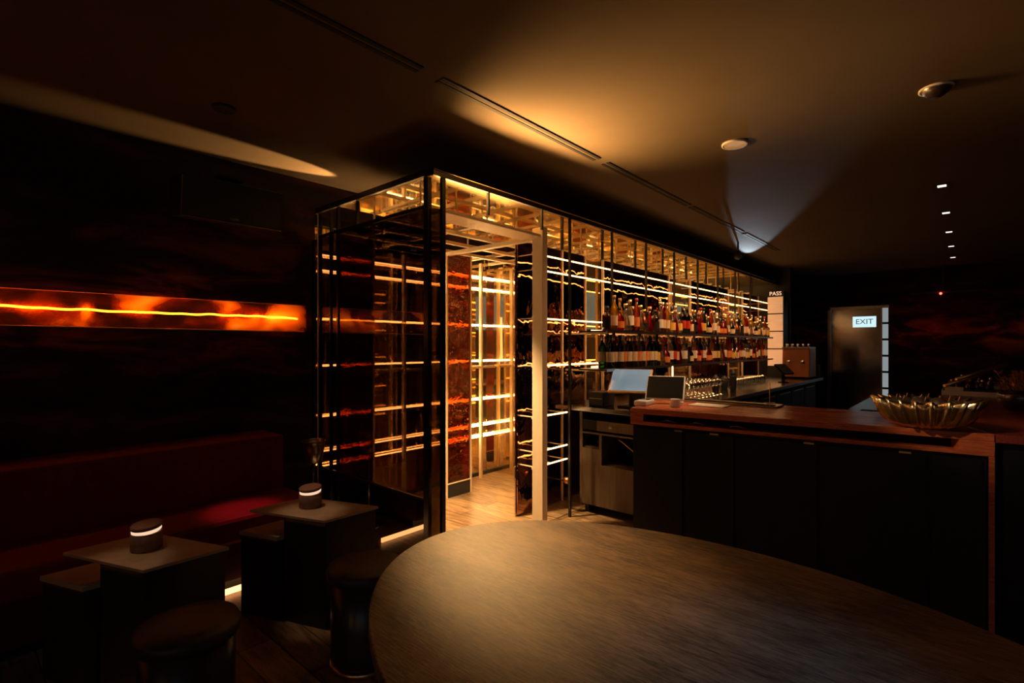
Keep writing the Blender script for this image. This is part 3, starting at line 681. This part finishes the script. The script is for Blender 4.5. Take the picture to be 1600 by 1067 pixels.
MB().lathe([(.07,0),(.07,-.012),(.05,-.03),(.03,-.045),(.001,-.047)], x, y, CEIL, 20).build('dome', 'steel', t)
MB().lathe([(.078,0),(.078,-.008),(.07,-.009)], x, y, CEIL, 20, caps=False).build('base', 'speakerw', t)
for k in range(5):
    y = 5.78+1.2*k; x = -.16
    t = thing('recessed_downlight', (x, y, CEIL), 'small square recessed downlight on the right ceiling, %s from the camera' % ORD(k+1), 'downlight', 'row of recessed downlights')
    MB().box(x-.05, x+.05, y-.05, y+.05, CEIL-.006, CEIL-.001).build('frame', 'blackmatte', t)
    MB().box(x-.03, x+.03, y-.02, y+.045, CEIL-.009, CEIL-.006).build('lens', 'dl', t)
# spotlight over the bottle wall
t = thing('ceiling_spotlight', (-2.3, 7.17, CEIL), 'round black spotlight hanging from the ceiling above the bottle wall', 'spotlight')
MB().lathe([(.012,0),(.012,-.14)], -2.3, 7.17, CEIL, 8).build('stem', 'black', t)
MB().ball((-2.3, 7.17, CEIL-.18), .055).build('head', 'blackmatte', t)
# projector/sensor bar with red led on far right
t = thing('ceiling_sensor', (-.45, 11.2, 2.30), 'dark ceiling sensor bar with a red light on the far right', 'sensor')
MB().box(-.75, .15, 11.4, 11.5, 2.37, 2.40).box(-.31, -.29, 11.44, 11.46, 2.40, CEIL).build('bar', 'blackmatte', t)
MB().ball((-.33, 11.38, 2.36), .018).build('red_light', 'redled', t)
ld = bpy.data.lights.new('red_glow', 'SPOT'); ld.energy = .7; ld.color = (1,.03,.02); ld.spot_size = .8; ld.shadow_soft_size = .02
lo = bpy.data.objects.new('red_glow', ld); lo.location = (-.33, 11.36, 2.34); lo.rotation_euler = (.9, 0, .3); C.objects.link(lo)

# wall speaker
t = thing('wall_speaker', (-3.9, 1.36, 2.45), 'large black box speaker hung high on the dark left wall', 'speaker')
ms = Matrix.Translation((-3.84, 1.36, 2.455)) @ Matrix.Rotation(.14, 4, 'Y')
MB().box(-.13, .10, -.32, .32, -.135, .135, ms).build('cabinet', 'blackmatte', t, .004)
MB().box(.10, .108, -.312, .312, -.127, .127, ms).build('grille', 'rubber', t)
MB().box(.104, .112, -.32, .32, -.137, -.132, ms).box(.104, .112, -.322, -.317, -.137, .12, ms).build('edge_strip', 'brass', t)
MB().box(.108, .111, -.03, .03, -.115, -.10, ms).build('badge', 'steel', t)
MB().box(XL+.002, -3.80, 1.28, 1.44, 2.62, 2.64).box(-3.92, -3.88, 1.34, 1.38, 2.58, 2.63).build('bracket', 'blackmatte', t)

# ---------------------------------------------------------------- banquette and lounge
t = thing('banquette', (-3.7, -.5, 0), 'long red upholstered banquette along the left wall under the glowing strip', 'banquette')
bq0 = Y0+.05
MB().box(-3.74, -3.24, bq0, 1.70, .29, .45).build('seat_cushion', 'red', t, .025)
MB().box(-4.10, -3.74, bq0, 1.70, .29, .82).build('backrest', 'red', t, .02)
MB().box(-4.10, -3.28, bq0, 1.69, .07, .29).build('base', pbr('banquette_base', (.06,.012,.012), .5), t)
MB().box(-4.05, -3.36, bq0+.02, 1.66, 0, .07).build('plinth', 'blackmatte', t)
solo('floor_strip', MB().box(-3.276, -3.262, 1.0, 2.02, .0, .03), 'strip', 'warm light strip glowing along the floor under the banquette front', 'light strip')
# champagne bucket on a stand
bx, by = -3.66, 1.88
t = thing('wine_cooler_stand', (bx, by, 0), 'polished wine bucket on a slim stand between banquette and glass box', 'wine cooler')
MB().lathe([(.055,.60),(.062,.605),(.078,.70),(.082,.755),(.088,.76),(.084,.764),(.074,.70),(.058,.615),(.001,.61)], bx, by, 0, 24, caps=False).build('bucket', 'steel', t)
for s_ in (-1, 1): MB().tube([(bx+s_*.082, by, .73), (bx+s_*.105, by, .72), (bx+s_*.10, by, .69), (bx+s_*.08, by, .68)], .005, 6).build('handle', 'steel', t)
MB().lathe([(.012,.02),(.010,.60)], bx, by, 0, 10).build('stem', 'steel', t)
MB().lathe([(.12,0),(.12,.012),(.015,.024)], bx, by, 0, 24).build('foot', 'steel', t)

TH = .57
def lounge_table(fx, fy, nm):
    """front corner at fx, fy; slanted parallelogram top"""
    F = Vector((fx, fy)); U = Vector((-.475, -.185)); V = Vector((0, .32))
    q = lambda u, v: tuple(F+U*u+V*v)
    t = thing('lounge_table', (fx-.24, fy+.06, 0), 'low lounge table with slanted square brown top, %s' % nm, 'table', 'lounge tables by the banquette')
    MB().prism([q(0,0), q(0,1), q(1,1), q(1,0)], TH-.014, TH).build('tabletop', 'ltop', t, .002)
    MB().prism([q(.02,.04), q(.02,.97), q(.56,.97), q(.56,.04)], 0, TH-.014).build('pedestal', 'lped', t)
    MB().prism([q(.02,-.01), q(.5,-.01), q(.5,.03), q(.02,.03)], TH-.03, TH-.018).build('edge_rail', 'brass', t)
    return t
lounge_table(-2.466, 1.33, 'right one beside the glass box')
lounge_table(-2.468, .553, 'left one nearer the camera')
def box_stool(x, y, nm, w=.27, h=.45):
    F = Vector((x, y)); U = Vector((-w, -w*.39)); V = Vector((0, .30))
    q = lambda u, v: tuple(F+U*u+V*v)
    t = thing('box_stool', (x-w/2, y+.1, 0), nm, 'stool', 'box stools under the lounge tables')
    MB().prism([q(0,0), q(0,1), q(1,1), q(1,0)], 0, h-.02).build('body', 'lped', t)
    MB().prism([q(-.0,-.02), q(0,1.02), q(1.02,1.02), q(1.02,-.02)], h-.02, h).build('top', 'ltop', t)
    MB().prism([q(.0,-.03), q(1.0,-.03), q(1.0,-.02), q(0,-.02)], h-.028, h-.018).build('edge_bead', 'brass', t)
box_stool(-2.745, 1.215, 'low box stool tucked left under the right lounge table', .245)
box_stool(-2.79, .42, 'low box stool tucked left under the left lounge table')
def table_lamp(x, y, ang, nm):
    t = thing('table_lamp', (x, y, TH), 'short round terracotta table lamp with glowing gap, %s' % nm, 'lamp', 'table lamps on the lounge tables')
    MB().lathe([(.055,0),(.060,.004),(.060,.075),(.052,.078)], x, y, TH, 28).build('body', 'terra', t)
    ml = Matrix.Translation((x, y, TH+.086)) @ Matrix.Rotation(ang, 4, 'Z') @ Matrix.Rotation(.14, 4, 'X')
    MB().lathe([(.052,-.008),(.0565,-.004),(.0565,.006),(.052,.009)], 0, 0, 0, 28, m=ml).build('glow_ring', 'lampglow', t)
    ml2 = Matrix.Translation((x, y, TH+.100)) @ Matrix.Rotation(ang, 4, 'Z') @ Matrix.Rotation(.10, 4, 'X')
    MB().lathe([(.058,-.004),(.060,0),(.060,.008),(.056,.012)], 0, 0, 0, 28, m=ml2).build('lid', 'terra', t)
x, y = at(485, 791, TH); table_lamp(x, y, A-.3, 'on the right lounge table')
x, y = at(229, 857, TH); table_lamp(x, y, A-.2, 'on the left lounge table')
def round_stool(x, y, nm):
    t = thing('round_stool', (x, y, 0), nm, 'stool', 'round stools at the lounge tables')
    MB().lathe([(.16,.40),(.172,.405),(.175,.43),(.165,.45),(.10,.458),(.001,.46)], x, y, 0, 32).build('seat', 'leather', t)
    MB().lathe([(.15,.02),(.155,.05),(.155,.40)], x, y, 0, 32).build('body', 'lped', t)
    MB().lathe([(.152,0),(.158,.004),(.158,.02),(.15,.022)], x, y, 0, 32).build('foot_ring', 'brass', t)
round_stool(-2.11, 1.34, 'dark round stool between the right lounge table and the oval table')
round_stool(-2.15, .62, 'dark round stool in front of the left lounge table')

# ---------------------------------------------------------------- oval table
t = thing('oval_table', (-.503, 1.227, 0), 'large oval wooden table with brushed grain filling the foreground', 'table')
ec, es = math.cos(-.0787), math.sin(-.0787)
el = lambda k_: [(-.503+1.012*k_*math.cos(a)*ec-.670*k_*math.sin(a)*es, 1.227+1.012*k_*math.cos(a)*es+.670*k_*math.sin(a)*ec) for a in [2*PI*i/96 for i in range(96)]]
MB().prism(el(1.0), .715, .75, False).build('tabletop', 'table_wood', t, .004)
MB().prism(el(.97), .70, .715).build('underlay', 'blackmatte', t)
MB().lathe([(.30,0),(.30,.02),(.10,.04),(.09,.66),(.20,.70)], -.503, 1.227, 0, 28).build('pedestal', 'blackmatte', t)

# ---------------------------------------------------------------- fluted bowl and bar gear
x, y = -.02, 3.52
x, y = at(1447, 667, BT)
t = thing('fluted_bowl', (x, y, BT), 'large fluted metallic bowl on the right end of the wooden bar', 'bowl')
n = 144; prof_o = [(.08,0),(.12,.006),(.158,.030),(.180,.065),(.196,.100),(.214,.142)]
vs = []
def rad(r, a, z): 
    k_ = min(1, z/.03)*.14
    return r*(1+k_*math.cos(23*a+.6*math.sin(3*a)+z*8)+.03*math.sin(5*a)*z/.14)
def prof_mesh(prof, inset=0):
    b = MB(); vv = []; 
    for (r, z) in prof:
        for i in range(n):
            a = 2*PI*i/n; rr = rad(r, a, z)-inset; zz = z+(.008*math.cos(23*a+.6*math.sin(3*a)+z*8)*z/.14)
            vv.append((x+rr*math.cos(a), y+rr*math.sin(a), BT+zz+(.004 if inset else 0)))
    fs = [(k*n+i, k*n+(i+1)%n, (k+1)*n+(i+1)%n, (k+1)*n+i) for k in range(len(prof)-1) for i in range(n)]
    fs.append(tuple(range(n-1,-1,-1))); b._add(vv, fs, True); return b
bo = prof_mesh(prof_o).build('bowl_body', pbr('bowl_metal', (.72,.56,.34), .27, 1), t)
so = bo.modifiers.new('thick', 'SOLIDIFY'); so.thickness = .004
for k in range(11):
    a = 2*PI*k/8 if k < 8 else 2*PI*(k-8)/3; r = .125 if k < 8 else .05
    fx_, fy_ = x+r*math.cos(a), y+r*math.sin(a)
    f_ = thing('fruit', (fx_, fy_, BT+.10), 'dark fruit in the fluted bowl, %s' % (ORD(k+1)+(' round its rim' if k < 8 else ' in its middle')), 'fruit', 'dark fruit in the fluted bowl')
    MB().ball((fx_, fy_, BT+.105+(.0 if k < 8 else .012)), .043, 12, 8, .9).build('flesh', 'fruit', f_)
    MB().tube([(fx_, fy_, BT+.14), (fx_+.006, fy_, BT+.165)], .002, 5).build('stalk', 'dried', f_)
# station behind the bowl
t = thing('bar_station', (-.55, 5.4, 0), 'steel ice station behind the wooden bar, left of the fluted bowl', 'bar station')
MB().box(-.80, -.165, 4.6, 6.9, .86, .90).build('sink_top', 'steel', t, .004)
MB().box(-.78, -.165, 4.62, 6.88, .0, .86).build('cabinet', 'blackmatte', t)
MB().box(-.70, -.28, 4.75, 5.5, .901, .903).build('basin', 'vent', t)
t = thing('serving_tray', (-.2, 6.2, BT), 'dark tray with pale rim carrying bar bottles behind the bowl', 'tray')
MB().box(-.155, .55, 5.7, 6.6, 1.05, 1.065).build('tray', 'cab_wood', t, .003)
MB().box(-.16, .56, 5.69, 5.70, 1.05, 1.09).box(-.16, .56, 6.60, 6.61, 1.05, 1.09).box(-.16,-.155,5.7,6.6,1.05,1.09).box(.55,.56,5.7,6.6,1.05,1.09).build('rim', 'champ', t)
for k in range(8):
    bx_, by_ = -.10+.035*k+(.02 if k % 2 else 0), 6.3+.09*(k % 3)
    f_ = thing('dasher_bottle', (bx_, by_, 1.066), 'small bitters bottle with round metal top on the tray, %s from left' % ORD(k+1), 'bottle', 'small bottles on the serving tray')
    h = .07+.02*(k % 3)
    MB().lathe([(.018,0),(.022,.003),(.022,h*.7),(.009,h*.85),(.009,h)], bx_, by_, 1.066, 12).build('glass', G['brown'], f_)
    MB().ball((bx_, by_, 1.066+h+.012), .013, 10, 6).build('metal_top', 'brass', f_)
t = thing('tool_jar', (.30, 6.35, BT), 'dark jar holding the slanted tubes on the serving tray', 'jar')
MB().lathe([(.05,0),(.055,.004),(.055,.12),(.05,.12),(.048,.01),(.001,.008)], .30, 6.35, 1.066, 16, caps=False).build('jar', 'blackmatte', t)
for k, (px_, pz, an) in enumerate(((.10, 1.22, .5), (.02, 1.16, .45))):
    solo('bar_muddler', MB().tube([(px_-.17*1.0, 6.0, pz-.05), (px_+.17, 6.28, pz+.09)], .014, 10), 'brass', '%s slanted brass tube above the serving tray' % ('upper','lower')[k], 'tube')
solo('garnish_box', MB().box(-.14, -.02, 5.75, 5.95, 1.066, 1.11), 'champ', 'pale garnish box on the left of the serving tray', 'box')
# vase with dried flowers
vx, vy = at(1592, 642, BT)
t = thing('flower_bowl', (vx, vy, BT), 'dark round bowl of dried orange flowers at the right edge', 'flower bowl')
MB().lathe([(.04,0),(.07,.01),(.105,.06),(.11,.10),(.085,.135),(.08,.13),(.10,.10),(.001,.02)], vx, vy, BT, 24, caps=False).build('bowl', pbr('vase_dark', (.035,.012,.018), .25, coat=.5), t)
b = MB(); st = MB()
for k in range(46):
    a = random.uniform(0, 2*PI); r = random.uniform(.02, .12); h = random.uniform(.12, .24)
    p = Vector((vx+r*math.cos(a), vy+r*math.sin(a), BT+h))
    st.tube([(vx+.2*r*math.cos(a), vy+.2*r*math.sin(a), BT+.09), tuple(p)], .002, 4)
    for q in range(5):
        d = Vector((random.uniform(-1,1), random.uniform(-1,1), random.uniform(-.1,1))).normalized()
        w_ = d.cross(Vector((.3,.2,1))).normalized()*.010; tip = p+d*.04; mid = p+d*.022
        b._add([p, mid+w_, tip, mid-w_, p+w_*.3+Vector((0,0,.004))], [(0,1,2,3),(0,3,4),(1,4,2)])
b.build('petals', 'dried', t); st.build('stems', 'dried', t)

# ---------------------------------------------------------------- lights
def area(name, loc, target, sx, sy, e, col, spread=PI):
    l = bpy.data.lights.new(name, 'AREA'); l.shape = 'RECTANGLE'; l.size = sx; l.size_y = sy; l.energy = e; l.color = col; l.spread = spread
    o = bpy.data.objects.new(name, l); C.objects.link(o); o.location = loc
    o.rotation_euler = (Vector(target)-Vector(loc)).to_track_quat('-Z', 'Y').to_euler(); return o
def spot(name, loc, target, e, col, size, blend=.6, soft=.05):
    l = bpy.data.lights.new(name, 'SPOT'); l.energy = e; l.color = col; l.spot_size = size; l.spot_blend = blend; l.shadow_soft_size = soft
    o = bpy.data.objects.new(name, l); C.objects.link(o); o.location = loc
    o.rotation_euler = (Vector(target)-Vector(loc)).to_track_quat('-Z', 'Y').to_euler(); return o
area('passage_up_fill', (-2.74, 2.66, 2.41), (-2.12, 2.72, 2.93), .8, .09, 62, (1,.50,.15), 1.4)  # added light without a fixture, makes the warm patch on the ceiling
spot('passage_floor_fill', (-3.1, 2.80, 2.34), (-3.0, 2.85, .0), 620, (1,.60,.25), 1.25, .8, .05)  # unseen light added to brighten the passage floor
spot('table_warm_fill', (-2.85, 2.62, 2.34), (-1.34, 1.60, .75), 480, (1,.56,.20), .48, 1, .04)  # added for the warm patch on the oval table, no lamp there
spot('niche_up_fill', (-3.86, 2.72, 2.64), (-3.88, 1.75, 2.86), 480, (1,.50,.16), .34, .5, .01)  # unseen light added for the bright ceiling band along the left wall
spot('bowl_fill', (-1.5, 1.1, CEIL-.03), (.0, 3.45, 1.12), 150, (1,.66,.36), .22, .8, .03)  # added to bring out the fluted bowl, has no fixture
spot('till_fill', (-1.3, 3.9, CEIL-.03), (-1.55, 3.5, BT), 110, (1,.68,.38), .42, .9, .03)  # extra unseen light that brightens the tablet and card reader
# pool of cool light on the oval table from a recessed ceiling spot
spot('table_downlight', (-.16, .98, CEIL-.02), (-.38, 1.20, .75), 40, (.16,.50,1), .46, 1, .08)
spot('seat_red_fill', (-3.30, 1.12, CEIL-.03), (-3.36, 1.28, .45), 130, (1,.10,.14), .24, .9, .04)  # red light added for the patch on the seat, no lamp above
spot('lounge_fill_a', (-2.9, 1.05, CEIL-.02), (-2.66, 1.34, TH), 48, (1,.62,.36), .20, .9, .02)  # stand-in light with no lamp, brightens the right lounge table
spot('lounge_fill_b', (-2.9, .35, CEIL-.02), (-2.62, .50, TH), 30, (1,.62,.36), .20, .9, .02)  # same kind of added light for the left lounge table
spot('bar_up_spot', (-2.75, 8.9, TOPZ+.07), (-2.12, 7.2, CEIL), 210, (.70,.86,1), .27, .5, .01)
area('bottle_fill', (-1.75, 6.4, CEIL-.03), (-2.5, 6.4, 1.4), 5.0, .08, 52, (1,.47,.18), 1.6)  # added fill that keeps bottles and labels from going dark
for x_ in (-1.2, .6, 2.6): area('rear_glint_fill', (x_, Y0+.05, 1.7), (x_, 4, 1.5), .18, 1.3, 2.2, (1,.60,.30))  # unseen lights added behind the camera for reflections in the bowl
area('room_ambience', (1.5, -2.0, 2.4), (-.5, 4, .8), 2.5, 1.0, 3.0, (.45,.65,1))  # added cool fill that lifts the dark areas
w = bpy.data.worlds.new('w'); bpy.context.scene.world = w; w.use_nodes = True
w.node_tree.nodes['Background'].inputs[0].default_value = (.02,.03,.04,1); w.node_tree.nodes['Background'].inputs[1].default_value = .3

# ---------------------------------------------------------------- camera
cd = bpy.data.cameras.new('camera'); cd.sensor_width = 36; cd.lens = 18; cd.shift_y = .0041; cd.clip_start = .05
co = bpy.data.objects.new('camera', cd); C.objects.link(co); co.location = (0,0,HC); co.rotation_euler = (PI/2, 0, A)
sc = bpy.context.scene; sc.camera = co
sc.view_settings.view_transform = 'Standard'; sc.view_settings.look = 'None'; sc.view_settings.gamma = 1; sc.view_settings.use_curve_mapping = False
sc.view_settings.exposure = 0
sc.cycles.max_bounces = 12; sc.cycles.glossy_bounces = 8; sc.cycles.transparent_max_bounces = 24; sc.cycles.transmission_bounces = 8
sc.cycles.sample_clamp_indirect = 4
sc.cycles.use_denoising = True
